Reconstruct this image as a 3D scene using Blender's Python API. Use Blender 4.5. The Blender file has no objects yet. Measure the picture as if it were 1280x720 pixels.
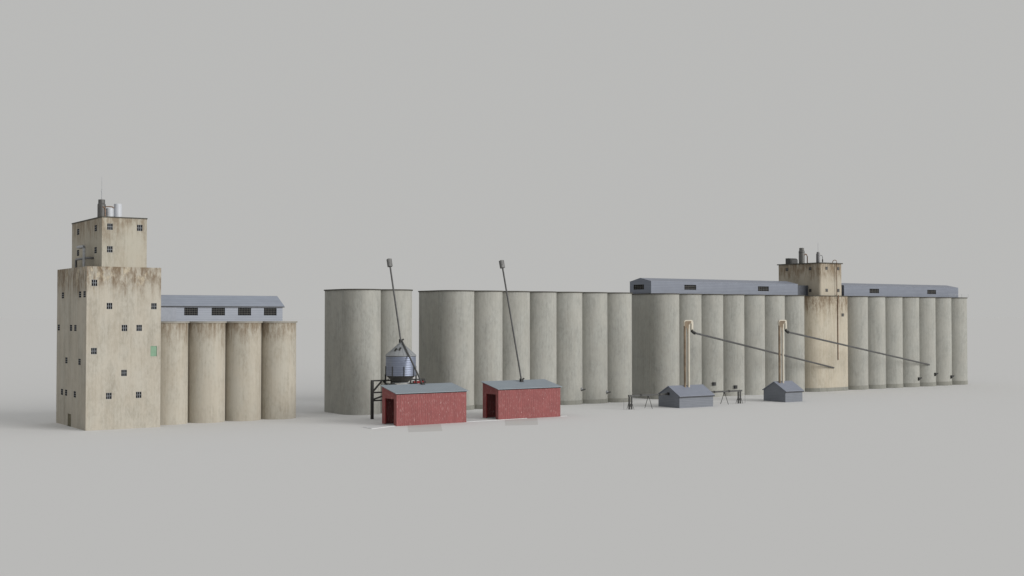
import bpy, math, random
from mathutils import Vector
from mathutils.geometry import tessellate_polygon

random.seed(7)
sc = bpy.context.scene
COL = sc.collection
PI = math.pi

# ------------------------------------------------------------------ mesh helpers
class MB:
    """collects faces in world coordinates; build() links them as one mesh object"""
    def __init__(s): s.v = []; s.f = []; s.sm = []
    def face(s, pts, smooth=False):
        n = len(s.v); s.v += [tuple(p) for p in pts]; s.f.append(tuple(range(n, n+len(pts)))); s.sm.append(smooth)
    def add(s, verts, faces, smooth=False):
        n = len(s.v); s.v += [tuple(p) for p in verts]
        for f in faces: s.f.append(tuple(i+n for i in f)); s.sm.append(smooth)
    def box(s, x0, x1, y0, y1, z0, z1):
        v = [(x, y, z) for z in (z0, z1) for (x, y) in ((x0, y0), (x1, y0), (x1, y1), (x0, y1))]
        s.add(v, [(3, 2, 1, 0), (4, 5, 6, 7), (0, 1, 5, 4), (1, 2, 6, 5), (2, 3, 7, 6), (3, 0, 4, 7)]); return s
    def prism(s, poly, z0, z1):
        n = len(poly)
        area = sum(poly[i][0]*poly[(i+1) % n][1]-poly[(i+1) % n][0]*poly[i][1] for i in range(n))
        if area < 0: poly = poly[::-1]
        b = [(x, y, z0) for x, y in poly]; t = [(x, y, z1) for x, y in poly]
        s.add(b+t, [(i, (i+1) % n, n+(i+1) % n, n+i) for i in range(n)])
        tris = tessellate_polygon([[Vector((x, y, 0)) for x, y in poly]])
        for a, bb, c in tris:
            A, B, Cc = (Vector(t[k]) for k in (a, bb, c))
            if (B-A).cross(Cc-A).z < 0: bb, c = c, bb
            s.face([t[a], t[bb], t[c]]); s.face([b[a], b[c], b[bb]])
        return s
    def prism_x(s, poly, x0, x1):
        """poly of (y, z) swept along x"""
        n = len(poly)
        a = [(x0, y, z) for y, z in poly]; b = [(x1, y, z) for y, z in poly]
        s.add(a+b, [(i, (i+1) % n, n+(i+1) % n, n+i) for i in range(n)] + [tuple(range(n-1, -1, -1)), tuple(range(n, 2*n))])
        return s
    def lathe(s, cx, cy, prof, seg=48, caps=True, smooth=True):
        """prof: list of (r, z) from bottom to top; rings split so that creases stay sharp"""
        for (r0, z0), (r1, z1) in zip(prof, prof[1:]):
            v = []
            for k in range(seg):
                a = 2*PI*k/seg
                v += [(cx+r0*math.cos(a), cy+r0*math.sin(a), z0), (cx+r1*math.cos(a), cy+r1*math.sin(a), z1)]
            s.add(v, [(2*k, 2*((k+1) % seg), 2*((k+1) % seg)+1, 2*k+1) for k in range(seg)], smooth)
        if caps:
            for (r, z), up in ((prof[0], 0), (prof[-1], 1)):
                if r > 1e-3:
                    c = [(cx+r*math.cos(2*PI*k/seg), cy+r*math.sin(2*PI*k/seg), z) for k in range(seg)]
                    s.face(c if up else c[::-1])
        return s
    def tube(s, pts, r, seg=14):
        pts = [Vector(p) for p in pts]; rings = []
        for i, p in enumerate(pts):
            d = (pts[min(i+1, len(pts)-1)]-pts[max(i-1, 0)]).normalized()
            ref = Vector((0, 0, 1)) if abs(d.z) < .95 else Vector((0, 1, 0))
            u = d.cross(ref).normalized(); w = d.cross(u)
            rings.append([p+(u*math.cos(2*PI*k/seg)+w*math.sin(2*PI*k/seg))*r for k in range(seg)])
        v = [tuple(q) for rg in rings for q in rg]
        s.add(v, [(i*seg+k, i*seg+(k+1) % seg, (i+1)*seg+(k+1) % seg, (i+1)*seg+k) for i in range(len(pts)-1) for k in range(seg)], True)
        s.face(rings[0][::-1]); s.face(rings[-1]); return s
    def bar(s, a, b, t):
        """square bar from a to b"""
        a, b = Vector(a), Vector(b); d = (b-a).normalized()
        ref = Vector((0, 0, 1)) if abs(d.z) < .9 else Vector((0, 1, 0))
        u = d.cross(ref).normalized()*t/2; w = d.cross(u).normalized()*t/2
        v = [tuple(p+i*u+j*w) for p in (a, b) for i, j in ((-1, -1), (1, -1), (1, 1), (-1, 1))]
        s.add(v, [(0, 1, 2, 3), (7, 6, 5, 4), (0, 4, 5, 1), (1, 5, 6, 2), (2, 6, 7, 3), (3, 7, 4, 0)]); return s
    def wall(s, org, u, n, W, z0, z1, holes, depth=.3):
        """upright wall W wide from org along u, outward normal n, with recessed openings (u0,u1,za,zb)"""
        org, u, n = Vector(org), Vector(u), Vector(n)
        us = sorted({0, W, *[h[0] for h in holes], *[h[1] for h in holes]})
        zs = sorted({z0, z1, *[h[2] for h in holes], *[h[3] for h in holes]})
        P = lambda a, z, d=0: tuple(org+u*a+Vector((0, 0, z))-n*d)
        for a, b in zip(us, us[1:]):
            for c, e in zip(zs, zs[1:]):
                m, k = (a+b)/2, (c+e)/2
                if any(h[0] < m < h[1] and h[2] < k < h[3] for h in holes): continue
                s.face([P(a, c), P(b, c), P(b, e), P(a, e)])
        for a, b, c, e in holes:
            s.face([P(a, c), P(a, e), P(a, e, depth), P(a, c, depth)]); s.face([P(b, c), P(b, c, depth), P(b, e, depth), P(b, e)])
            s.face([P(a, e), P(b, e), P(b, e, depth), P(a, e, depth)]); s.face([P(a, c), P(a, c, depth), P(b, c, depth), P(b, c)])
        return s
    def build(s, name, mat, parent=None, origin=None, base=(0, 0, 0)):
        """origin: world point of the object's own origin; base: world location of its parent"""
        o = Vector(origin if origin is not None else base); b = Vector(base)
        me = bpy.data.meshes.new(name)
        me.from_pydata([tuple(Vector(p)-o) for p in s.v], [], s.f)
        me.polygons.foreach_set('use_smooth', s.sm); me.materials.append(mat); me.update()
        ob = bpy.data.objects.new(name, me); COL.objects.link(ob)
        ob.location = o-b if parent else o
        if parent: ob.parent = parent
        return ob

class Thing:
    def __init__(s, name, label, cat, loc, group=None):
        s.loc = Vector(loc); o = bpy.data.objects.new(name, None); COL.objects.link(o); o.location = loc
        o.empty_display_size = .5; o['label'] = label; o['category'] = cat
        if group: o['group'] = group
        s.o = o
    def part(s, name, mb, mat, parent=None, origin=None):
        """parent: a part object (its origin is read back) for a sub-part"""
        if parent is None: return mb.build(name, mat, s.o, origin, s.loc)
        return mb.build(name, mat, parent, origin if origin is not None else s.loc+Vector(parent.location), s.loc+Vector(parent.location))

def copy_part(o, parent, loc, rz=None):
    c = o.copy(); COL.objects.link(c); c.parent = parent; c.location = loc
    if rz is not None: c.rotation_euler.z = rz
    for ch in o.children:
        g = ch.copy(); COL.objects.link(g); g.parent = c
    return c
def copy_tree(o, parent=None):
    c = o.copy(); COL.objects.link(c); c.parent = parent
    for ch in o.children: copy_tree(ch, c)
    return c
def setting(ob, kind='structure'): ob['kind'] = kind; return ob

# ------------------------------------------------------------------ materials
def new_mat(name, rough=.85, metal=0., spec=.3):
    m = bpy.data.materials.new(name); m.use_nodes = True; nt = m.node_tree
    b = nt.nodes['Principled BSDF']; b.inputs['Roughness'].default_value = rough; b.inputs['Metallic'].default_value = metal
    b.inputs['Specular IOR Level'].default_value = spec
    return m, nt, b
class N:
    """small node helper"""
    def __init__(s, nt): s.nt = nt; s.tc = nt.nodes.new('ShaderNodeTexCoord'); s.oi = nt.nodes.new('ShaderNodeObjectInfo')
    def link(s, a, b): s.nt.links.new(a, b)
    def coords(s, scale, random_shift=True):
        mp = s.nt.nodes.new('ShaderNodeMapping'); mp.inputs['Scale'].default_value = scale
        s.link(s.tc.outputs['Object'], mp.inputs['Vector'])
        if random_shift:
            mu = s.math('MULTIPLY', s.oi.outputs['Random'], 83.)
            cb = s.nt.nodes.new('ShaderNodeCombineXYZ')
            for k in range(3): s.link(mu, cb.inputs[k])
            s.link(cb.outputs[0], mp.inputs['Location'])
        return mp.outputs[0]
    def noise(s, scale, vec=(1, 1, 1), detail=4, rough=.6, w=None):
        n = s.nt.nodes.new('ShaderNodeTexNoise'); n.inputs['Scale'].default_value = scale; n.inputs['Detail'].default_value = detail
        n.inputs['Roughness'].default_value = rough; s.link(s.coords(vec), n.inputs['Vector']); return n.outputs['Fac']
    def ramp(s, fac, a, b, c0=0., c1=1.):
        r = s.nt.nodes.new('ShaderNodeMapRange'); r.interpolation_type = 'SMOOTHSTEP'
        for k, v in zip((1, 2, 3, 4), (a, b, c0, c1)): r.inputs[k].default_value = v
        s.link(fac, r.inputs[0]); return r.outputs[0]
    def math(s, op, a, b=None):
        m = s.nt.nodes.new('ShaderNodeMath'); m.operation = op
        for k, v in enumerate((a, b)):
            if v is None: continue
            if isinstance(v, (int, float)): m.inputs[k].default_value = v
            else: s.link(v, m.inputs[k])
        return m.outputs[0]
    def mix(s, fac, a, b):
        m = s.nt.nodes.new('ShaderNodeMix'); m.data_type = 'RGBA'
        if isinstance(fac, (int, float)): m.inputs[0].default_value = fac
        else: s.link(fac, m.inputs[0])
        for k, v in ((6, a), (7, b)):
            if isinstance(v, tuple): m.inputs[k].default_value = (*v, 1)
            else: s.link(v, m.inputs[k])
        return m.outputs[2]
    def z(s):
        sp = s.nt.nodes.new('ShaderNodeSeparateXYZ'); s.link(s.tc.outputs['Object'], sp.inputs[0]); return sp.outputs
    def bump(s, h, bsdf, strength=.3, dist=.05):
        b = s.nt.nodes.new('ShaderNodeBump'); b.inputs['Strength'].default_value = strength; b.inputs['Distance'].default_value = dist
        s.link(h, b.inputs['Height']); s.link(b.outputs[0], bsdf.inputs['Normal'])

KA = .90
def concrete(name, light, dark, streak=.5, stain=None, top=None, patch=None, form=.25, tint_k=(1., .95, .90), band=.3, blotch=.55):
    """board-marked concrete: vertical streaks, blotches; stain colour runs down from height `top`"""
    light, dark = (tuple(v*KA for v in c) for c in (light, dark))
    m, nt, b = new_mat(name, .92, 0, .15); n = N(nt)
    st = n.noise(1., (1.9, 1.9, .07), 6, .78); fine = n.noise(1.5, (1, 1, .45), 6, .75); blot = n.noise(.2, (1, 1, .5), 5, .62)
    f = n.math('ADD', n.math('MULTIPLY', st, streak), n.math('ADD', n.math('ADD', n.math('MULTIPLY', fine, .62), .24), n.math('MULTIPLY', n.math('SUBTRACT', blot, .5), blotch)))
    bd = n.noise(1., (.42, .42, .012), 3, .6)
    f = n.math('ADD', f, n.math('MULTIPLY', n.math('SUBTRACT', bd, .5), band))
    f = n.ramp(f, .55, .98)
    col = n.mix(f, dark, light)
    tint = n.ramp(n.noise(.3, (1, 1, .45), 3, .5), .38, .62)
    col = n.mix(n.math('MULTIPLY', tint, .35), col, tuple(c*k for c, k in zip(light, tint_k)))
    shade = n.math('ADD', n.math('MULTIPLY', n.oi.outputs['Random'], .1), -.02)
    col = n.mix(n.math('MAXIMUM', shade, 0.), col, dark)
    speck = n.ramp(n.noise(3.5, (1, 1, .35), 3, .6), .66, .78, 0, .3)
    col = n.mix(speck, col, tuple(c*.62 for c in dark))
    if stain:
        z = n.z()[2]
        reach = n.math('ADD', n.math('MULTIPLY', n.noise(1., (.8, .8, .04), 5, .72), .45), n.math('MULTIPLY', n.noise(.17, (1, 1, .6), 6, .7), .55))           # how far each run drips
        h = n.math('ADD', n.math('DIVIDE', n.math('SUBTRACT', z, top), 15.), n.math('MULTIPLY', reach, 1.5))
        run = n.ramp(h, .19, .60)
        grit = n.ramp(n.noise(.7, (1.2, 1.2, .3), 8, .75), .36, .60)
        below = n.ramp(z, top+.6, top+.2)
        col = n.mix(n.math('MULTIPLY', n.math('MULTIPLY', run, grit), .9), col, stain)
        if patch:
            pz = n.math('MULTIPLY', n.ramp(n.noise(.42, (1, 1, .75), 8, .74), .54, .62), n.ramp(z, top-8., top-1.5))
            col = n.mix(n.math('MULTIPLY', pz, .6), col, patch)
    n.link(col, b.inputs['Base Color'])
    n.bump(n.math('ADD', st, fine), b, form, .08)
    return m
M = {}
BEIGE = (.505, .476, .412); BEIGE_D = (.34, .312, .258)
M['beige_tower'] = concrete('beige weathered concrete', BEIGE, BEIGE_D, .55, (.165, .118, .075), 40.6, (.52, .45, .335))
M['beige_upper'] = concrete('beige upper concrete', (.475, .447, .377), (.335, .307, .25), .6, (.23, .185, .135), 54.5)
M['beige_silo'] = concrete('beige silo concrete', (.49, .46, .395), (.33, .30, .245), .6, (.19, .145, .098), 28.2)
M['beige_head'] = concrete('cream headhouse concrete', (.53, .488, .405), (.36, .318, .245), .6, (.155, .11, .068), 36., (.50, .45, .35))
M['beige_head_up'] = concrete('cream upper concrete', (.50, .457, .378), (.32, .285, .228), .7, (.19, .14, .092), 49.)
M['grey'] = concrete('grey silo concrete', (.432, .432, .40), (.288, .288, .264), .5, tint_k=(.99, .96, .93), band=.2, blotch=.38)
M['grey_base'] = concrete('grey plinth concrete', (.315, .315, .285), (.215, .215, .192), .5, tint_k=(.99, .96, .93))
M['cap_light'] = concrete('pale slab edge', (.40, .385, .35), (.30, .285, .25), .3)
M['cap_dark'] = concrete('dark slab edge', (.125, .12, .105), (.07, .068, .06), .3)
M['pad'] = concrete('pale concrete slab', (.765, .775, .79), (.74, .75, .765), .2)
M['pit_outline'] = concrete('flush apron concrete', (.688, .688, .684), (.662, .662, .657), .2, form=.05)

def metal_sheet(name, colr, dark, axis, period, rough=.5, chips=None, spec=.4, metal=0., depth=.5):
    """profiled sheeting: ribs every `period` metres along axis"""
    colr, dark = (tuple(v*KA for v in c_) for c_ in (colr, dark))
    m, nt, b = new_mat(name, rough, metal, spec); n = N(nt)
    c = n.z()[axis]
    w = n.math('SINE', n.math('MULTIPLY', c, 2*PI/period))
    vec = (2.2, 2.2, .07) if axis != 2 else (.1, .1, 2.2)
    st = n.noise(1., vec, 5, .65); bl = n.noise(.35, (1, 1, 1), 4, .6)
    f = n.ramp(n.math('ADD', n.math('MULTIPLY', st, .6), n.math('MULTIPLY', bl, .5)), .35, .8)
    col = n.mix(f, dark, colr)
    col = n.mix(n.ramp(w, -1., -.55, .3, 0), col, tuple(v*.5 for v in dark))
    if chips:
        ch = n.ramp(n.noise(1.7, (1.25, 1.25, .6), 4, .6), .65, .70)
        fl = n.ramp(n.noise(3.2, (1.4, 1.4, .3), 2, .5), .56, .70, 0, .7)
        col = n.mix(n.math('MAXIMUM', n.math('MULTIPLY', ch, .75), n.math('MULTIPLY', fl, .5)), col, chips)
    n.link(col, b.inputs['Base Color'])
    n.bump(n.math('ADD', n.math('MULTIPLY', w, .5), n.math('MULTIPLY', bl, .6)), b, depth, .05)
    return m
M['red'] = metal_sheet('chipped red siding', (.325, .094, .092), (.24, .068, .067), 0, .62, .7, (.48, .31, .29))
M['red_side'] = metal_sheet('red siding end', (.325, .094, .092), (.24, .068, .067), 1, .62, .7, (.48, .31, .29))
M['shed_roof'] = metal_sheet('blue grey roof sheet', (.325, .375, .425), (.285, .33, .375), 0, .9, .55, depth=.25)
M['blue'] = metal_sheet('blue grey siding', (.215, .24, .295), (.18, .20, .25), 2, .55, .5, depth=.3)
M['blue_pale'] = metal_sheet('pale blue siding', (.33, .355, .41), (.285, .31, .365), 2, .5, .5, depth=.3)
M['blue_roof'] = metal_sheet('blue grey roof', (.325, .36, .43), (.275, .305, .37), 2, .55, .5, depth=.25)
M['hut'] = metal_sheet('slate hut siding', (.195, .212, .245), (.16, .175, .205), 2, .5, .5, depth=.3)
M['hut_roof'] = metal_sheet('slate hut roof', (.275, .30, .37), (.235, .258, .318), 0, .8, .45, depth=.25)
M['bin'] = metal_sheet('galvanised corrugation', (.285, .32, .41), (.215, .245, .325), 2, .62, .45, metal=.5, spec=.5, depth=.3)
M['bin_roof'] = metal_sheet('galvanised cone roof', (.36, .375, .39), (.30, .315, .33), 2, 30., .55, metal=.1, depth=.1)

def plain(name, colr, rough=.6, metal=0., var=.25, spec=.4, sc_=1.2):
    m, nt, b = new_mat(name, rough, metal, spec); n = N(nt)
    f = n.ramp(n.noise(sc_, (1, 1, .6), 5, .65), .3, .72)
    n.link(n.mix(f, tuple(c*(1-var) for c in colr), tuple(c*(1+var*.4) for c in colr)), b.inputs['Base Color']); return m
M['black'] = plain('black steel', (.016, .016, .015), .6)
M['eave_line'] = plain('dark slate gutter', (.022, .024, .03), .5)  # near-black to carry the shadow line under eaves; hatches share it
M['link'] = plain('shade toned cladding', (.075, .082, .10), .6)  # shade of the recessed link passage put into the colour
M['panel'] = plain('dull blue panel', (.285, .305, .35), .6, 0, .1)
M['headsteel'] = plain('weathered head steel', (.15, .15, .148), .5, .2)
M['spout'] = plain('dark spout pipe', (.10, .10, .10), .5, .3)
M['dark'] = plain('dark grey steel', (.055, .055, .053), .5)
M['steel'] = plain('grey steel pipe', (.17, .17, .175), .42, .4)
M['lightsteel'] = plain('light pipe', (.36, .37, .385), .5, .1)
M['hopper'] = plain('dark hopper steel', (.085, .085, .08), .55, .2)
M['rust'] = plain('rusted pipe', (.20, .115, .07), .8, 0, .4)
M['leg'] = plain('cream painted casing', (.52, .48, .40), .6, 0, .12)
M['leg_rust'] = plain('rust stained casing', (.235, .18, .125), .75, 0, .4, .3, .6)
M['tank'] = plain('white painted tank', (.54, .56, .60), .45, 0, .06)
M['redpaint'] = plain('red painted steel', (.25, .02, .02), .5)
M['green'] = plain('faded green board', (.20, .325, .225), .7, 0, .08)
M['mullion'] = plain('grey window frame', (.33, .345, .37), .6)
M['frame_dark'] = plain('dark window frame', (.12, .115, .105), .6)
M['door'] = plain('brown door', (.13, .115, .07), .8, 0, .3)
M['near_black'] = plain('near black brown', (.03, .028, .027), .9)  # plain near-black colour for the strip on the shed fronts
m, nt, b = new_mat('dark glass', .12, 0, .5); b.inputs['Base Color'].default_value = (.012, .013, .014, 1); b.inputs['Specular IOR Level'].default_value = 0.; b.inputs['Roughness'].default_value = .6; M['glass'] = m
m, nt, b = new_mat('dusty glass', .3, 0, .3); n = N(nt)
n.link(n.mix(n.ramp(n.noise(1.3, (1, 1, 1), 2, .5), .52, .6), (.012, .012, .012), (.09, .09, .088)), b.inputs['Base Color']); M['dusty'] = m
m, nt, b = new_mat('studio floor', .95, 0, .0); n = N(nt)
n.link(n.mix(n.noise(.05, (1, 1, 1), 3, .5), (.710, .710, .711), (.714, .714, .715)), b.inputs['Base Color']); M['ground'] = m

# ------------------------------------------------------------------ ground
mb = MB(); S = 30000.
mb.face([(-S, -S, 0), (S, -S, 0), (S, S, 0), (-S, S, 0)])
setting(mb.build('ground', M['ground']))

# ------------------------------------------------------------------ windows
def window_proto(thing, w, h, nx, nz, fm, gm, bar=.12, t=.025):
    """frame with mullions, outward -y, origin at the centre of its face; pane is a sub-part"""
    mb = MB()
    for k in range(nx+1):
        x = -w/2+w*k/nx; bw = bar if 0 < k < nx else bar*.9
        xa = max(-w/2, x-bw/2); xb = min(w/2, x+bw/2)
        mb.box(xa, xb, -.0, t, -h/2, h/2)
    for k in range(nz+1):
        z = -h/2+h*k/nz
        za = max(-h/2, z-bar/2); zb = min(h/2, z+bar/2)
        mb.box(-w/2+.002, w/2-.002, t*.2, t*.8, za+.001, zb-.001)
    o = mb.build('window', fm, thing.o, (0, 0, 0), (0, 0, 0))
    g = MB().box(-w/2+.004, w/2-.004, t+.004, t+.03, -h/2+.004, h/2-.004)
    g.build('pane', gm, o, (0, 0, 0), (0, 0, 0))
    return o
def place(thing, proto, pts, rz=0., first=True):
    for i, p in enumerate(pts):
        l = Vector(p)-thing.loc
        if i == 0 and first: proto.location = l; proto.rotation_euler.z = rz
        else: copy_part(proto, thing.o, l, rz)

# ------------------------------------------------------------------ left tower
TX0, TX1, TY0, TY1, TH = 83.72, 102.35, 310.45, 338.85, 40.6
UX0, UX1, UY0, UY1, UH = 87.39, 98.64, 310.62, 338.7, 52.9
tw = Thing('headhouse_tower', 'tall square weathered beige concrete tower at far left with a smaller upper block', 'headhouse', ((TX0+TX1)/2, (TY0+TY1)/2, 0))
FW = [(85.6, 36.5), (89.33, 30.78), (100.53, 30.78), (93.1, 25.27), (96.8, 25.27), (85.6, 19.6), (93.07, 14.0), (89.34, 8.37), (96.79, 8.37)]
LW = [(332.99, 33.7), (316.4, 33.7), (312.3, 33.7), (336.95, 25.25), (324.73, 25.25), (320.55, 25.25), (328.95, 16.8), (316.4, 16.8), (333.1, 8.44), (328.97, 8.44), (320.6, 8.44)]
w, h, wl = 1.42, 1.6, 2.1
GX, GZ = 100.55, 19.35
hf = [(x-TX0-w/2, x-TX0+w/2, z-h/2, z+h/2) for x, z in FW]+[(GX-TX0-.83, GX-TX0+.83, GZ-1.32, GZ+1.32)]
hl = [(TY1-y-wl/2, TY1-y+wl/2, z-h/2, z+h/2) for y, z in LW]+[(TY1-327.3, TY1-324.0, 0.0, 3.2)]
mb = MB()
mb.wall((TX0, TY0, 0), (1, 0, 0), (0, -1, 0), TX1-TX0, 0, TH, hf, .3)
mb.wall((TX0, TY1, 0), (0, -1, 0), (-1, 0, 0), TY1-TY0, 0, TH, hl, .3)
mb.face([(TX1, TY0, 0), (TX1, TY1, 0), (TX1, TY1, TH), (TX1, TY0, TH)]); mb.face([(TX1, TY1, 0), (TX0, TY1, 0), (TX0, TY1, TH), (TX1, TY1, TH)])
mb.face([(TX0, TY0, TH), (TX1, TY0, TH), (TX1, TY1, TH), (TX0, TY1, TH)])
tw.part('wall', mb, M['beige_tower'])
UFW = [(89.35, 50.62), (96.82, 50.62), (89.35, 44.96)]
ULW = [(332.6, 50.5), (316.15, 50.5), (332.6, 44.92), (316.15, 44.92)]
mb = MB()
mb.wall((UX0, UY0, 0), (1, 0, 0), (0, -1, 0), UX1-UX0, TH, UH, [(x-UX0-w/2, x-UX0+w/2, z-h/2, z+h/2) for x, z in UFW], .3)
mb.wall((UX0, UY1, 0), (0, -1, 0), (-1, 0, 0), UY1-UY0, TH, UH, [(UY1-y-wl/2, UY1-y+wl/2, z-h/2, z+h/2) for y, z in ULW], .3)
mb.face([(UX1, UY0, TH), (UX1, UY1, TH), (UX1, UY1, UH), (UX1, UY0, UH)]); mb.face([(UX1, UY1, TH), (UX0, UY1, TH), (UX0, UY1, UH), (UX1, UY1, UH)])
tw.part('upper_wall', mb, M['beige_upper'])
tw.part('roof_slab', MB().box(UX0-.12, UX1+.12, UY0-.12, UY1+.12, UH-.02, UH+.28), M['cap_dark'])
wp = window_proto(tw, w, h, 3, 2, M['mullion'], M['glass'], .085)
place(tw, wp, [(x, TY0+.04, z) for x, z in FW]+[(x, UY0+.04, z) for x, z in UFW])
wp = window_proto(tw, wl, h, 2, 3, M['mullion'], M['glass'], .075, .01)
place(tw, wp, [(TX0+.005, y, z) for y, z in LW]+[(UX0+.005, y, z) for y, z in ULW], -PI/2)
g = tw.part('boarded_window', MB().box(GX-.83, GX+.83, TY0+.14, TY0+.22, GZ-1.32, GZ+1.32), M['green']); g['label'] = 'window boarded over with faded green panel'
tw.part('door', MB().box(TX0+.08, TX0+.14, 324.02, 327.28, 0.02, 3.18), M['door'])
# rooftop gear
t_ = UH+.28
st = tw.part('vent_stack', MB().lathe(89.33, 318, [(1.02, t_), (1.02, 56.7), (.84, 57.0), (.84, 57.95), (.6, 58.0)], 32), plain('grey stack steel', (.105, .103, .10), .5, .2))
tw.part('stack_pipe', MB().tube([(90.0, 317.2, t_), (90.0, 317.2, 55.2), (89.8, 317.0, 55.9), (89.3, 317.05, 56.1)], .16), M['rust'], st)
tw.part('stack_bracket', MB().tube([(90.2, 318, 56.2), (91.2, 318, 56.3), (92.0, 317.9, 56.25), (92.4, 317.9, 55.95)], .13), M['rust'], st)
tw.part('antenna', MB().tube([(89.35, 318, 57.9), (89.35, 318, 60.8)], .10, 8).tube([(89.35, 318, 60.8), (89.35, 318, 63.8)], .05, 8).box(89.2, 89.5, 317.85, 318.15, 60.0, 60.3), M['lightsteel'])
for (x, y, r, zt) in ((91.4, 318.1, .9, 55.9), (93.5, 318.2, .97, 57.1)):
    tw.part('roof_tank', MB().lathe(x, y, [(r, t_), (r, zt-.1), (r-.1, zt), (0.001, zt+.08)], 40), M['tank'])
tw.part('roof_pipe', MB().tube([(85.4, 319.4, TH), (85.4, 319.4, 45.5), (85.4, 319.55, 45.9), (85.4, 320.0, 46.05), (85.4, 325.4, 46.05), (85.6, 325.8, 46.05), (86.0, 325.9, 46.05), (87.45, 325.9, 46.05)], .34), M['lightsteel'])
tw.part('roof_pipe', MB().tube([(85.9, 328.8, TH), (85.9, 328.8, 42.6), (85.9, 328.6, 42.9), (85.9, 328.2, 43.0), (85.9, 318.2, 43.0), (86.1, 317.9, 43.0), (86.5, 317.8, 43.0), (87.45, 317.8, 43.0)], .30), M['steel'])

# ------------------------------------------------------------------ silo blocks
def scallop(cxs, cy, r, yb, x_left=None, x_right=None):
    """plan outline of a row of joined silos: scalloped front, straight sides and back"""
    pts = []
    p = cxs[1]-cxs[0]; half = math.acos(min(1., p/2/r)) if r > p/2 else 0.
    for i, c in enumerate(cxs):
        a0 = PI if i == 0 else PI+half; a1 = 2*PI if i == len(cxs)-1 else 2*PI-half
        k = 26
        pts += [(c+r*math.cos(a0+(a1-a0)*j/k), cy+r*math.sin(a0+(a1-a0)*j/k)) for j in range(k+1)]
    out = []
    for q in pts:
        if not out or (abs(q[0]-out[-1][0])+abs(q[1]-out[-1][1])) > 1e-4: out.append(q)
    return out+[(x, cy+yb-(y-cy)) for x, y in reversed(out)]

def silo_block(name, label, x0, y0, n, pitch, R, q, H, mat, capmat, cap_t, over, group, plinth=0., rear=True, end_wall=True):
    cxs = [x0+i*pitch for i in range(n)]
    t = Thing(name, label, 'silo block', (cxs[0]+(n-1)*pitch/2, y0+q/2, 0), group)
    def mesh_at(cx, cy): return MB().lathe(cx, cy, [(R, plinth*.0), (R, H-.1)], 96)
    first = None
    for i, cx in enumerate(cxs):
        if first is None:
            first = t.part('silo', mesh_at(cx, y0), mat, None, (cx, y0, 0))
            if plinth: t.part('plinth', MB().lathe(cx, y0, [(R+.09, 0), (R+.09, plinth-.06), (R+.002, plinth)], 96, False), M['grey_base'], first, (cx, y0, 0))
        else: copy_part(first, t.o, Vector((cx, y0, 0))-t.loc)
    if rear: copy_part(first, t.o, Vector((cxs[0], y0+q, 0))-t.loc)
    ins = 0 if end_wall else R*.25
    t.part('core_wall', MB().box(cxs[0]-R+ins, cxs[-1]+R-ins, y0, y0+q, 0, H-.12), mat)
    t.part('roof_slab', MB().prism(scallop(cxs, y0, R+over, q), H-cap_t+.12, H+.12), capmat)
    return t

R, PT, Q = 5.9676, 10.3572, 9.918
GB = 'grey concrete silo blocks'
b1 = silo_block('silo_block', 'short grey concrete block of two joined silos behind the bin and red shed', 164.63, 321.14, 2, PT, R, Q, 36., M['grey'], M['cap_dark'], .32, .3, GB)
b2 = silo_block('silo_block', 'row of seven joined grey silos with no gallery on top, behind the red sheds', 196.37, 320.36, 7, PT, R, Q, 36., M['grey'], M['cap_dark'], .32, .3, GB, 1.35)
b3 = silo_block('silo_block', 'grey silo row under the longer blue gallery, left of the cream headhouse', 281.68, 322.73, 7, PT, R, Q, 36., M['grey'], M['cap_dark'], .34, .3, GB)
b4 = silo_block('silo_block', 'grey silo row at the far right, right of the cream headhouse', 379.46, 322.73, 7, PT, R, Q, 36., M['grey'], M['cap_dark'], .34, .3, GB, 1.6, rear=False)
an = silo_block('silo_block', 'beige weathered silo row of four joined to the tall tower at far left', 107.43, 320.04, 4, 10.301, 5.175, 9.5, 26.75, M['beige_silo'], M['cap_light'], .42, .35, None, 0, False, False)

def wedge_spout(t, cx, cy, dx, z, mat, s=1.):
    """small wedge shaped discharge spout fixed to a silo wall"""
    y = cy-math.sqrt(R*R-dx*dx); x = cx+dx
    mb = MB(); a = [(x-.55*s, z-.72*s), (x-.55*s, z+.62*s), (x+1.25*s, z+.55*s), (x+1.15*s, z+.28*s)]
    n = len(a); f = [(px, y-.75*s, pz) for px, pz in a]; k = [(px, y+.6, pz) for px, pz in a]
    mb.add(f+k, [(0, 3, 2, 1), (4, 5, 6, 7), (0, 1, 5, 4), (1, 2, 6, 5), (2, 3, 7, 6), (3, 0, 4, 7)])
    t.part('discharge_spout', mb, mat)
for i, z in ((4, 4.7), (5, 3.45)):
    x = 196.37+i*PT; dx = 3.3; y = 320.36-math.sqrt(R*R-dx*dx)
    sp = b2.part('discharge_spout', MB().tube([(x+dx-.5, y+.8, z+.5), (x+dx-.1, y-.5, z+.15)], .42), M['lightsteel'])
    b2.part('spout_tip', MB().tube([(x+dx-.35, y-.42, z-.25), (x+dx+1.0, y-.75, z+.12)], .22), M['dark'], sp)
for i, z in ((2, 4.62), (3, 3.2)):
    x = 281.68+i*PT-1.75; y = 322.73-math.sqrt(R*R-1.75**2)
    hb = b3.part('hatch', MB().box(x-.62, x+.62, y-.35, y+.5, z-.6, z+.6), M['eave_line'])
    b3.part('hatch_opening', MB().box(x-.44, x+.5, y-.42, y-.352, z-.46, z+.46), M['black'], hb)
for i, z in ((3, 3.25), (4, 4.8), (5, 3.5)):
    wedge_spout(b4, 379.46+i*PT, 322.73, 1.65, z, M['black'])
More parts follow.
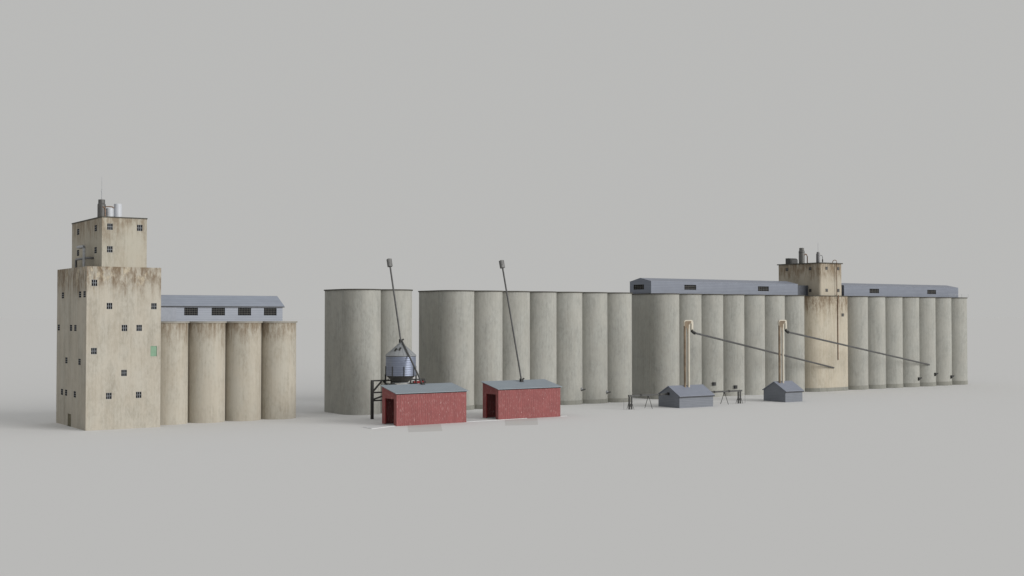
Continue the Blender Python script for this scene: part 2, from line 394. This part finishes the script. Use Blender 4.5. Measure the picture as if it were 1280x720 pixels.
# thin railing at the right end of the far roof
mb = MB()
for z in (36.75, 37.45): mb.bar((434, 318.6, z), (447.0, 318.6, z), .055)
for x in (434, 438.3, 442.6, 447): mb.bar((x, 318.6, 36.05), (x, 318.6, 37.45), .055)
b4.part('railing', mb, M['lightsteel'])

# ------------------------------------------------------------------ galleries
def gallery(label, x0, x1, yf, yb, zb, ze, zr, wins, endwins, ww, wh, wm, rm, over=0., dark_eave=False, nx=5, nz=3, bar=.1, gm='glass', fr='frame_dark'):
    t = Thing('conveyor_gallery', label, 'gallery', ((x0+x1)/2, (yf+yb)/2, zb), 'blue grey metal galleries on the silo roofs')
    yc = (yf+yb)/2; mb = MB()
    zc = lambda z: (z-wh/2, z+wh/2)
    mb.wall((x0, yf, 0), (1, 0, 0), (0, -1, 0), x1-x0, zb, ze, [(x-x0-ww/2, x-x0+ww/2, *zc(z)) for x, z in wins], .25)
    mb.wall((x0, yb, 0), (0, -1, 0), (-1, 0, 0), yb-yf, zb, ze-.001, [(yb-y-w_/2, yb-y+w_/2, *zc(z)) for y, z, w_ in endwins], .25)
    mb.face([(x0, yb, ze-.001), (x0, yf, ze-.001), (x0, yc, zr)])
    mb.face([(x1, yf, zb), (x1, yb, zb), (x1, yb, ze), (x1, yc, zr), (x1, yf, ze)])
    mb.face([(x1, yb, zb), (x0, yb, zb), (x0, yb, ze), (x1, yb, ze)])
    t.part('wall', mb, wm)
    th = .09; sl = (zr-ze)/(yc-yf)
    yo = yf-over; zo = ze-over*sl
    ra, rb = x0-over*.9-.02, x1+over*.9+.02
    t.part('roof', MB().prism_x([(yo, zo+.01), (yc, zr+.01), (2*yc-yo, zo+.01), (2*yc-yo, zo+th), (yc, zr+th), (yo, zo+th)], ra, rb), rm)
    if dark_eave: t.part('eave_line', MB().box(ra, rb, yo-.02, yo+.2, zo-.3, zo), M['eave_line'])  # dark strip added to stand for the shadow line under the eave
    if wins:
        p = window_proto(t, ww, wh, nx, nz, M[fr], M[gm], bar)
        place(t, p, [(x, yf+.12, z) for x, z in wins])
    for y, z, w_ in endwins:
        p = window_proto(t, w_, wh, nx, nz, M[fr], M[gm], bar); place(t, p, [(x0+.12, y, z)], -PI/2)
    return t
gl = gallery('pale blue metal gallery with four barred windows on the beige silo row at left', 102.36, 139.55, 319.3, 328.7, 26.88, 31.2, 33.85,
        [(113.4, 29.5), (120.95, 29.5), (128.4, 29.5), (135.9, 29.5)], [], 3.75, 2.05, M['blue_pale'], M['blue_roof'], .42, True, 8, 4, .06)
gl.part('access_panel', MB().box(102.6, 109.4, 319.2, 319.297, 26.95, 30.7), M['panel'])
gallery('long blue metal gallery with an end window, left of the cream headhouse', 276.25, 348.35, 322.0, 333.4, 36.13, 40.3, 41.5,
        [(294.24, 38.42), (330.27, 38.38)], [(328.6, 38.4, 5.6)], 5.55, 1.75, M['blue'], M['hut_roof'], .05, False, 6, 3, .10, 'glass')
gallery('shorter blue metal gallery on the silo row right of the cream headhouse', 374.1, 445.05, 322.0, 333.4, 36.13, 40.2, 41.3,
        [(391.8, 38.3), (427.5, 38.3)], [], 5.65, 1.7, M['blue'], M['hut_roof'], .05, False, 6, 3, .10, 'glass')

# ------------------------------------------------------------------ cream headhouse
HX0, HX1 = 355.7, 367.75
hh = Thing('headhouse_tower', 'cream rust stained concrete headhouse standing between the two galleried grey silo rows', 'headhouse', ((HX0+HX1)/2, 327.7, 0))
yc, rr = 322.73, 5.97
def rounded(xa, xb, ycen, r, yb, k=20):
    a = [(xa+r*math.cos(PI+PI/2*j/k), ycen+r*math.sin(PI+PI/2*j/k)) for j in range(k+1)]
    c = [(xb+r*math.cos(1.5*PI+PI/2*j/k), ycen+r*math.sin(1.5*PI+PI/2*j/k)) for j in range(k+1)]
    return a+c+[(xb+r, yb), (xa-r, yb)]
def smooth_prism(mb, poly, z0, z1):
    mb.prism(poly, z0, z1)
    n = len(poly)
    for i in range(n): mb.sm[len(mb.sm)-0-1-0] = mb.sm[-1]
    return mb
mb = MB().prism(rounded(HX0, HX1, yc, rr, 339), 0, 35.9); hh.part('lower_wall', mb, M['beige_head'])
hh.part('plinth', MB().prism(rounded(HX0, HX1, yc, rr+.07, 338.9), 0, 1.4), M['grey_base'])
hh.part('ledge_slab', MB().prism(rounded(HX0, HX1, yc, rr+.3, 339.2), 35.82, 36.12), M['cap_dark'])
UXa, UXb, UYa, UYb, UZ = 355.45, 367.85, 317.4, 338.9, 48.25
r_ = .9
def rrect(xa, xb, ya, yb, r, k=8):
    p = []
    for cx, cy, a in ((xa+r, ya+r, PI), (xb-r, ya+r, 1.5*PI), (xb-r, yb-r, 0), (xa+r, yb-r, PI/2)):
        p += [(cx+r*math.cos(a+PI/2*j/k), cy+r*math.sin(a+PI/2*j/k)) for j in range(k+1)]
    return p
hh.part('upper_wall', MB().prism(rrect(UXa, UXb, UYa, UYb, r_), 36.12, UZ-.01), M['beige_head_up'])
hh.part('roof_slab', MB().prism(rrect(UXa-.55, UXb+.55, UYa-.55, UYb+.55, 1.2), UZ-.03, UZ+.3), M['cap_dark'])
p = window_proto(hh, 1.15, 1.15, 2, 2, M['frame_dark'], M['dusty'], .12)
place(hh, p, [(359.0, UYa-.13, 46.42), (365.45, UYa-.13, 46.42), (359.0, UYa-.13, 38.1), (365.45, UYa-.13, 38.1), (367.1, yc-rr-.14, 28.8)])
place(hh, p, [(UXa-.13, 334.0, 46.4), (UXa-.13, 322.2, 46.35), (UXa-.13, 322.2, 38.1)], -PI/2, False)
zr = UZ+.3
st = hh.part('vent_stack', MB().lathe(357.1, 328, [(1.12, zr), (1.12, 53.3), (.92, 53.55), (.92, 54.5), (.6, 54.55)], 32), plain('grey vent steel', (.13, .128, .122), .5, .2))
hh.part('stack_band', MB().lathe(357.1, 328, [(1.16, 52.6), (1.16, 52.8)], 32), M['dark'], st)
hh.part('vent_pipe', MB().tube([(358.1, 327.8, 51.2), (358.5, 327.8, 51.9), (359.1, 327.8, 52.25), (359.7, 327.8, 51.9), (360.0, 327.8, 51.2), (360.0, 327.8, zr)], .2), M['rust'])
hh.part('vent_stack', MB().lathe(361.8, 324, [(.72, zr), (.72, 52.2), (.55, 52.4), (.55, 52.85), (.3, 52.95)], 28), M['steel'])
hh.part('antenna', MB().tube([(361.8, 324, 52.8), (361.8, 324, 56.4)], .05, 8), M['lightsteel'])
hh.part('vent_pipe', MB().tube([(362.4, 324, 51.3), (363.2, 324, 51.7), (364.0, 324, 51.6), (364.3, 324, 50.9), (364.3, 324, zr)], .11), M['steel'])
hh.part('vent_cowl', MB().tube([(364.3, 324, 49.2), (364.3, 324, 50.2)], .25), M['dark'])
hh.part('roof_unit', MB().prism_x([(332.6, zr), (335.0, zr), (335.0, 50.75), (333.3, 50.75), (332.6, 50.2)], 355.7, 359.9), M['dark'])
hh.part('outer_pipe', MB().tube([(363.95, 317.15, 36.1), (363.95, 316.75, 36.6), (363.95, 316.72, 48.9), (363.85, 316.8, 49.35), (363.4, 317.0, 49.6), (362.9, 317.2, 49.55), (362.6, 317.4, 49.2), (362.6, 317.6, zr)], .13), M['rust'])
hh.part('outer_pipe', MB().tube([(364.25, yc-rr-.42, 36.4), (364.25, yc-rr-.42, 35.2), (364.25, yc-rr-.16, 34.8), (364.25, yc-rr-.16, 11.7)], .17), M['rust'])
hh.part('link_passage', MB().box(348.42, 355.44, 323.3, 332.2, 36.125, 40.0), M['link'])
hh.part('link_passage', MB().box(367.86, 374.06, 323.3, 332.2, 36.125, 40.6), M['link'])

# ------------------------------------------------------------------ red sheds
def shed(x0, x1, yf, yb, label):
    t = Thing('drive_through_shed', label, 'shed', ((x0+x1)/2, (yf+yb)/2, 0), 'red drive through sheds')
    zf, zbk = 8.38, 9.98
    sl = (zbk-zf)/(yb-yf)
    z_at = lambda y: zf+(y-yf)*sl
    t.part('front_wall', MB().box(x0, x1, yf, yf+.22, 0, zf), M['red'])
    t.part('rear_wall', MB().box(x0, x1, yb-.22, yb, 0, zbk), M['red'])
    for xa, xb in ((x0+.001, x0+.24), (x1-.24, x1-.001)):
        mb = MB(); ya, yo0, yo1, ye, zo = yf+.221, yf+1.3, yf+6.15, yb-.221, 6.85
        def slab(y0, y1, z0, za, zb2):
            v = [(x, y, z) for x in (xa, xb) for y, z in ((y0, z0), (y1, z0), (y1, zb2), (y0, za))]
            mb.add(v, [(3, 2, 1, 0), (4, 5, 6, 7), (0, 1, 5, 4), (1, 2, 6, 5), (2, 3, 7, 6), (3, 0, 4, 7)])
        slab(ya, yo0, 0, z_at(ya), z_at(yo0)); slab(yo1, ye, 0, z_at(yo1), z_at(ye)); slab(yo0, yo1, zo, z_at(yo0), z_at(yo1))
        t.part('end_wall', mb, M['red_side'])
        t.part('door_frame', MB().box(xa+.02, xb+.0, yo0-.0, yo0+.12, 0, zo-.002).box(xa+.02, xb, yo1-.12, yo1, 0, zo-.002), M['redpaint'])
    ov = .45; th = .14
    t.part('roof', MB().prism_x([(yf-ov, z_at(yf-ov)+.01), (yb+ov*.6, z_at(yb+ov*.6)+.01), (yb+ov*.6, z_at(yb+ov*.6)+th+.35*.0), (yf-ov, z_at(yf-ov)+th)], x0-.5, x1+.4), M['shed_roof'])
    t.part('eave_band', MB().box(x0-.02, x1+.02, yf-.1, yf-.002, zf-.32, zf-.07), M['near_black'])  # near-black strip along the top of the front wall
    return t
shed(153.29, 174.45, 278.62, 286.45, 'red chipped metal shed in front of the galvanised bin, nearer left of two')
shed(185.46, 206.4, 279.75, 287.7, 'red chipped metal shed with one spout on its roof, right of two')
# driveway slab through both sheds, and two added flat patches tracing the sunken pits
setting(MB().prism([(144.35, 275.2), (153.0, 279.0), (184.6, 279.2), (203.5, 280.2), (208.8, 279.9), (206.9, 285.5), (190.0, 288.6), (174.6, 287.5), (152.8, 287.6), (144.6, 280.4)], .0, .1).build('driveway', M['pad']))
for nm, pts in (('pit_outline', [(156.48, 278.5), (147.6, 262.2), (156.0, 260.2), (166.41, 278.5)]), ('pit_outline', [(187.5, 279.6), (177.2, 264.1), (185.6, 261.3), (198.3, 279.6)])):
    setting(MB().prism(pts, .0, .012).build(nm, M['pit_outline']))

# ------------------------------------------------------------------ bin on its frame
BX, BY, BR = 165.83, 299.0, 4.16
ZE, ZC = 17.45, 11.88            # eave and bottom of the cylinder
fr = Thing('support_frame', 'black braced steel frame carrying the bin behind the left red shed', 'frame', (166.4, 299, 0))
F1, F0, zt = 301.75, 296.0, 10.3
for x, y, z1 in ((158.4, F1, zt), (164.9, F1, zt), (174.6, F1, zt), (163.2, F0, 9.0), (168.6, F0, 9.0)):
    fr.part('post', MB().box(x-.34, x+.34, y-.34, y+.34, 0, z1-.002), M['black'])
fr.part('beam', MB().box(158.05, 175.0, F1-.2, F1+.2, zt, zt+.38), M['black'])
fr.part('beam', MB().box(161.8, 170.0, F0-.25, F0+.25, 9.0, 9.38), M['hopper'])
for x in (162.6, 169.4): fr.part('cross_beam', MB().box(x-.18, x+.18, F0-.2, F1-.21, 9.39, 9.75), M['hopper'])
for a, b in (((158.5, 7.4), (161.3, 10.28)), ((164.8, 7.4), (161.9, 10.28)), ((158.5, 7.25), (164.8, 7.25)), ((158.5, 5.05), (164.8, 5.05)), ((158.5, 5.3), (164.8, 7.1)), ((165.1, 7.25), (174.4, 7.25))):
    fr.part('brace', MB().bar((a[0], F1, a[1]), (b[0], F1, b[1]), .4), M['black'])
fr.part('deck_rail', MB().bar((160.2, F1-.35, zt+.1), (163.2, F1-.35, zt+.1), .16), M['dark'])
bn = Thing('hopper_bin', 'round galvanised bin with cone roof and dark hopper bottom, on the black frame', 'grain bin', (BX, BY, 9.39))
bn.part('body', MB().lathe(BX, BY, [(BR, ZC), (BR, ZE-.05)], 64, False), M['bin'], None, (BX, BY, 0))
ro = bn.part('roof', MB().lathe(BX, BY, [(BR+.12, ZE-.15), (BR+.14, ZE), (.45, 20.75), (.45, 21.0)], 64), M['bin_roof'])
mb = MB()
for k in range(20):
    a = 2*PI*k/20; c, s_ = math.cos(a), math.sin(a)
    mb.bar((BX+(BR+.08)*c, BY+(BR+.08)*s_, ZE+.08), (BX+.5*c, BY+.5*s_, 20.77), .06)
bn.part('roof_rib', mb, M['bin_roof'], ro)
for dx, dy in ((-2.5, -1.2), (-1.6, -2.0)):
    x, y = BX+dx, BY+dy; z = ZE+(BR-math.hypot(dx, dy))*.9
    bn.part('roof_vent', MB().tube([(x, y, z-.3), (x+.1, y-.15, z+.5), (x+.35, y-.4, z+.7)], .25), M['dark'], ro)
bn.part('eave_ring', MB().lathe(BX, BY, [(BR+.05, ZE-.3), (BR+.05, ZE-.16)], 64), M['dark'])
bn.part('hopper', MB().lathe(BX, BY, [(.5, 9.8), (1.9, 9.9), (2.0, 10.1), (BR-.02, ZC)], 64), M['hopper'])
bn.part('hopper_ring', MB().lathe(BX, BY, [(2.35, 9.75), (2.35, 9.98)], 48), M['lightsteel'])
for k in range(8):
    a = math.radians(k*45-107); x, y = BX+(BR+.08)*math.cos(a), BY+(BR+.08)*math.sin(a)
    bn.part('stiffener', MB().box(x-.1, x+.1, y-.1, y+.1, ZC-.1, 14.5), M['black'])
for a in (-32, 20, 100, 152):
    a = math.radians(a); x, y = BX+(BR+.05)*math.cos(a), BY+(BR+.05)*math.sin(a)
    lg = bn.part('leg', MB().box(x-.16, x+.16, y-.16, y+.16, 9.55, ZC+.3), M['black'])
    bn.part('foot', MB().box(x-.3, x+.3, y-.3, y+.3, 9.391, 9.549), M['black'], lg)
    bn.part('gusset', MB().bar((x, y, 10.2), (BX+(x-BX)*.72, BY+(y-BY)*.72, 11.2), .16), M['hopper'], lg)
au = Thing('feed_trough', 'small red steel trough on the black frame right of the bin', 'trough', (172.6, 301.2, 9.4))
z0 = 9.45
au.part('tray', MB().prism_x([(300.7, z0), (301.3, z0), (301.5, z0+.62), (301.42, z0+.62), (301.25, z0+.1), (300.75, z0+.1), (300.58, z0+.62), (300.5, z0+.62)], 171.0, 174.0), M['redpaint'])
au.part('end_plate', MB().box(170.9, 170.99, 300.5, 301.5, z0, z0+.66).box(174.01, 174.1, 300.5, 301.5, z0, z0+.66), M['redpaint'])

def fitting(c, s=1.):
    x, y, z = c
    return MB().box(x-.5*s, x+.5*s, y-.45*s, y+.45*s, z-.55*s, z+.5*s).tube([(x+.4*s, y, z+.35*s), (x+1.0*s, y, z+.7*s)], .26*s).tube([(x-.4*s, y-.1, z+.3*s), (x-.75*s, y-.2, z+.55*s)], .22*s)
def spout_head(a, b):
    """open sheet metal head at the top of a spout: four plates around the pipe axis"""
    a, b = Vector(a), Vector(b); d = (b-a).normalized(); u = Vector((1, 0, 0)); w = d.cross(u).normalized(); mb = MB()
    for (pu, pw, su, sw) in ((-.48, 0, .08, .5), (.48, 0, .08, .5), (0, .46, .56, .08), (0, -.46, .34, .08)):
        v = [tuple(p+u*(pu+i*su)+w*(pw+j*sw)) for p in (a, b) for i, j in ((-1, -1), (1, -1), (1, 1), (-1, 1))]
        mb.add(v, [(0, 1, 2, 3), (7, 6, 5, 4), (0, 4, 5, 1), (1, 5, 6, 2), (2, 6, 7, 3), (3, 7, 4, 0)])
    return mb
GS = 'slanting grain spouts'
def spout(label, lo, hi, top, fit):
    t = Thing('grain_spout', label, 'spout', lo, GS)
    t.part('pipe', MB().tube([lo, hi], .24), M['spout'])
    if top:
        d = (Vector(hi)-Vector(lo)).normalized()
        t.part('head', spout_head(Vector(hi)-d*.1, Vector(hi)+d*2.15), M['headsteel'])
    if fit: t.part('fitting', fitting(lo, fit), M['black'])
    return t
AP = (BX, BY, 20.95)
spout('thin steel spout rising from the peak of the bin with an open head on top', (BX, BY, 21.3), (165.85, 305.35, 42.3), True, .85)
spout('dark spout running down from the bin peak onto the left shed roof', (165.25, 286.0, 10.0), (BX+.25, BY-.3, 21.3), False, .95)
spout('thin steel spout rising from the right shed roof with an open head on top', (197.4, 286.0, 10.1), (197.44, 295.7, 42.3), True, .85)

# ------------------------------------------------------------------ grey huts
def hut(label, x0, x1, yf=284.5, yb=294.3):
    t = Thing('metal_hut', label, 'hut', ((x0+x1)/2, (yf+yb)/2, 0), 'slate grey metal huts')
    ym = (yf+yb)/2; zw, zp = 3.78, 6.5
    t.part('wall', MB().prism_x([(yf, 0), (yb, 0), (yb, zw), (ym, zp), (yf, zw)][::1], x0, x1), M['hut'])
    sl = (zp-zw)/(ym-yf); ov = .45; th = .16
    t.part('roof', MB().prism_x([(yf-ov, zw-ov*sl+.01), (ym, zp+.01), (yb+ov, zw-ov*sl+.01), (yb+ov, zw-ov*sl+th), (ym, zp+th), (yf-ov, zw-ov*sl+th)], x0-.3, x1+.3), M['hut_roof'])
    t.part('eave_line', MB().box(x0-.28, x1+.28, yf-ov-.03, yf-ov+.16, zw-ov*sl-.36, zw-ov*sl), M['eave_line'])  # near-black strip draws the shadow line under the hut eave
    return t
hA = hut('longer slate grey metal hut with a conveyor beam passing through it', 255.35, 269.4)
hA.part('beam_sleeve', MB().box(255.0, 255.34, 289.05, 289.85, 3.75, 4.6), M['black'])
hut('shorter slate grey metal hut in front of the cream headhouse', 301.69, 309.75)

# ------------------------------------------------------------------ bucket elevator legs
def leg(label, x, end):
    """x: left edge of the twin casings; the head loops over to a chute and a long spout"""
    y = 288.6
    t = Thing('bucket_elevator', label, 'bucket elevator', (x+1.2, y, 5.8), 'cream bucket elevators on the grey huts')
    a = t.part('casing', MB().lathe(x+.4, y, [(.38, 6.0), (.38, 25.4)], 20), M['leg_rust']); a['label'] = 'rust stained casing'
    t.part('casing', MB().lathe(x+1.95, y, [(.40, 5.6), (.40, 25.6)], 20), M['leg'])
    outer = [(x-.1, 25.2), (x-.1, 26.3), (x+.05, 26.8), (x+.45, 27.08), (x+3.15, 27.08), (x+3.55, 26.8), (x+3.72, 26.3), (x+3.72, 23.9), (x+3.0, 23.9), (x+3.0, 25.9), (x+2.6, 26.3), (x+2.36, 25.9), (x+2.36, 25.2)]
    f = [(px, pz) for px, pz in outer]
    mb = MB(); n = len(f)
    def slabp(y0, y1, poly, mb):
        tr = tessellate_polygon([[Vector((p_[0], p_[1], 0)) for p_ in poly]])
        for tri in tr:
            mb.face([(poly[k][0], y0, poly[k][1]) for k in tri]); mb.face([(poly[k][0], y1, poly[k][1]) for k in reversed(tri)])
        m_ = len(poly)
        for k in range(m_):
            p_, q_ = poly[k], poly[(k+1) % m_]; mb.face([(p_[0], y0, p_[1]), (q_[0], y0, q_[1]), (q_[0], y1, q_[1]), (p_[0], y1, p_[1])])
        return mb
    hd = t.part('head', slabp(y-.3, y+.3, f, mb), M['leg'])
    t.part('head_plate', slabp(y-.36, y-.302, [(x+.05, 25.0), (x+.05, 26.3), (x+.5, 26.75), (x+2.7, 26.75), (x+2.95, 26.4), (x+2.2, 26.0), (x+1.6, 24.2), (x+1.2, 22.8), (x+.9, 24.6)], MB()), M['leg_rust'], hd)
    el = t.part('elbow', MB().tube([(x+3.35, y, 24.1), (x+3.4, y, 23.6), (x+3.75, y+.02, 23.3), (x+4.7, y+.3, 23.0)], .43), M['black'])
    t.part('elbow_flange', MB().tube([(x+4.6, y+.27, 23.03), (x+4.95, y+.36, 22.9)], .5), M['dark'], el)
    t.part('long_spout', MB().tube([(x+4.5, y+.25, 23.05), end], .31), M['spout'])
leg('cream bucket elevator on the longer hut, its long spout ending at the cream headhouse', 260.95, (361.9, 316.72, 8.85))
leg('cream bucket elevator on the shorter hut, its long spout ending at the far right silos', 302.95, (418.9, 316.98, 8.75))

# ------------------------------------------------------------------ beam conveyor through the hut
cv = Thing('beam_conveyor', 'low dark beam conveyor on thin trestles running through the longer grey hut', 'conveyor', (263, 289.4, 0))
cv.part('beam', MB().box(239.1, 255.3, 289.2, 289.6, 3.85, 4.36).box(269.45, 286.8, 289.2, 289.6, 3.85, 4.36), M['dark'])
for x in (244.0, 251.5, 274.5, 281.0): cv.part('clamp', MB().box(x-.22, x+.22, 289.1, 289.7, 3.78, 4.44), M['black'])
for x in (247.1, 279.0):
    tr = cv.part('trestle', MB().box(x-.15, x+.15, 289.05, 289.75, 3.3, 3.845), M['dark'])
    for s_ in (-1, 1): cv.part('trestle_leg', MB().bar((x, 289.4+.2*s_, 3.6), (x, 289.4+1.75*s_, 0.02), .13), M['dark'], tr)
for x, d in ((239.45, -1), (286.1, 1)):
    for px, m_ in ((x, 'black' if d < 0 else 'dark'), (x-d*.95, 'dark' if d < 0 else 'black')):
        ps = cv.part('end_post', MB().box(px-.19, px+.19, 289.22, 289.58, 0, 3.845), M[m_])
        cv.part('foot_strut', MB().bar((px, 289.0, 1.6), (px, 288.3, .03), .1), M['dark'], ps)
        cv.part('foot_strut', MB().bar((px, 289.8, 1.6), (px, 290.5, .03), .1), M['dark'], ps)
    xo = x+d*2.1
    cv.part('side_frame', MB().bar((x, 289.4, 3.1), (xo, 289.4, 3.1), .07).bar((xo, 289.4, 3.1), (xo, 289.4, 0.02), .07), M['steel'])

# ------------------------------------------------------------------ light, sky, camera
world = bpy.data.worlds.new('World'); sc.world = world; world.use_nodes = True
bg = world.node_tree.nodes['Background']; bg.inputs['Color'].default_value = (.488, .488, .479, 1); bg.inputs['Strength'].default_value = 1.

AZ, EL = math.radians(299), math.radians(12)
sd = bpy.data.lights.new('sun', 'SUN'); sd.energy = 2.85; sd.angle = math.radians(38); sd.color = (1., .985, .96)
so = bpy.data.objects.new('sun', sd); COL.objects.link(so)
L = Vector((math.cos(EL)*math.cos(AZ), math.cos(EL)*math.sin(AZ), math.sin(EL)))
so.rotation_euler = L.to_track_quat('Z', 'Y').to_euler(); so.location = L*400

PSI, PHI = .9744, .0234
cd = bpy.data.cameras.new('camera'); co = bpy.data.objects.new('camera', cd); COL.objects.link(co)
cd.sensor_width = 36.; cd.lens = 36.*1537.66/1280; cd.clip_start = 1.; cd.clip_end = 100000.
co.location = (0, 0, 28.09); co.rotation_euler = (PI/2+PHI, 0, PSI-PI/2)
sc.camera = co
sc.view_settings.view_transform = 'Standard'; sc.view_settings.look = 'None'; sc.view_settings.exposure = 0; sc.view_settings.gamma = 1
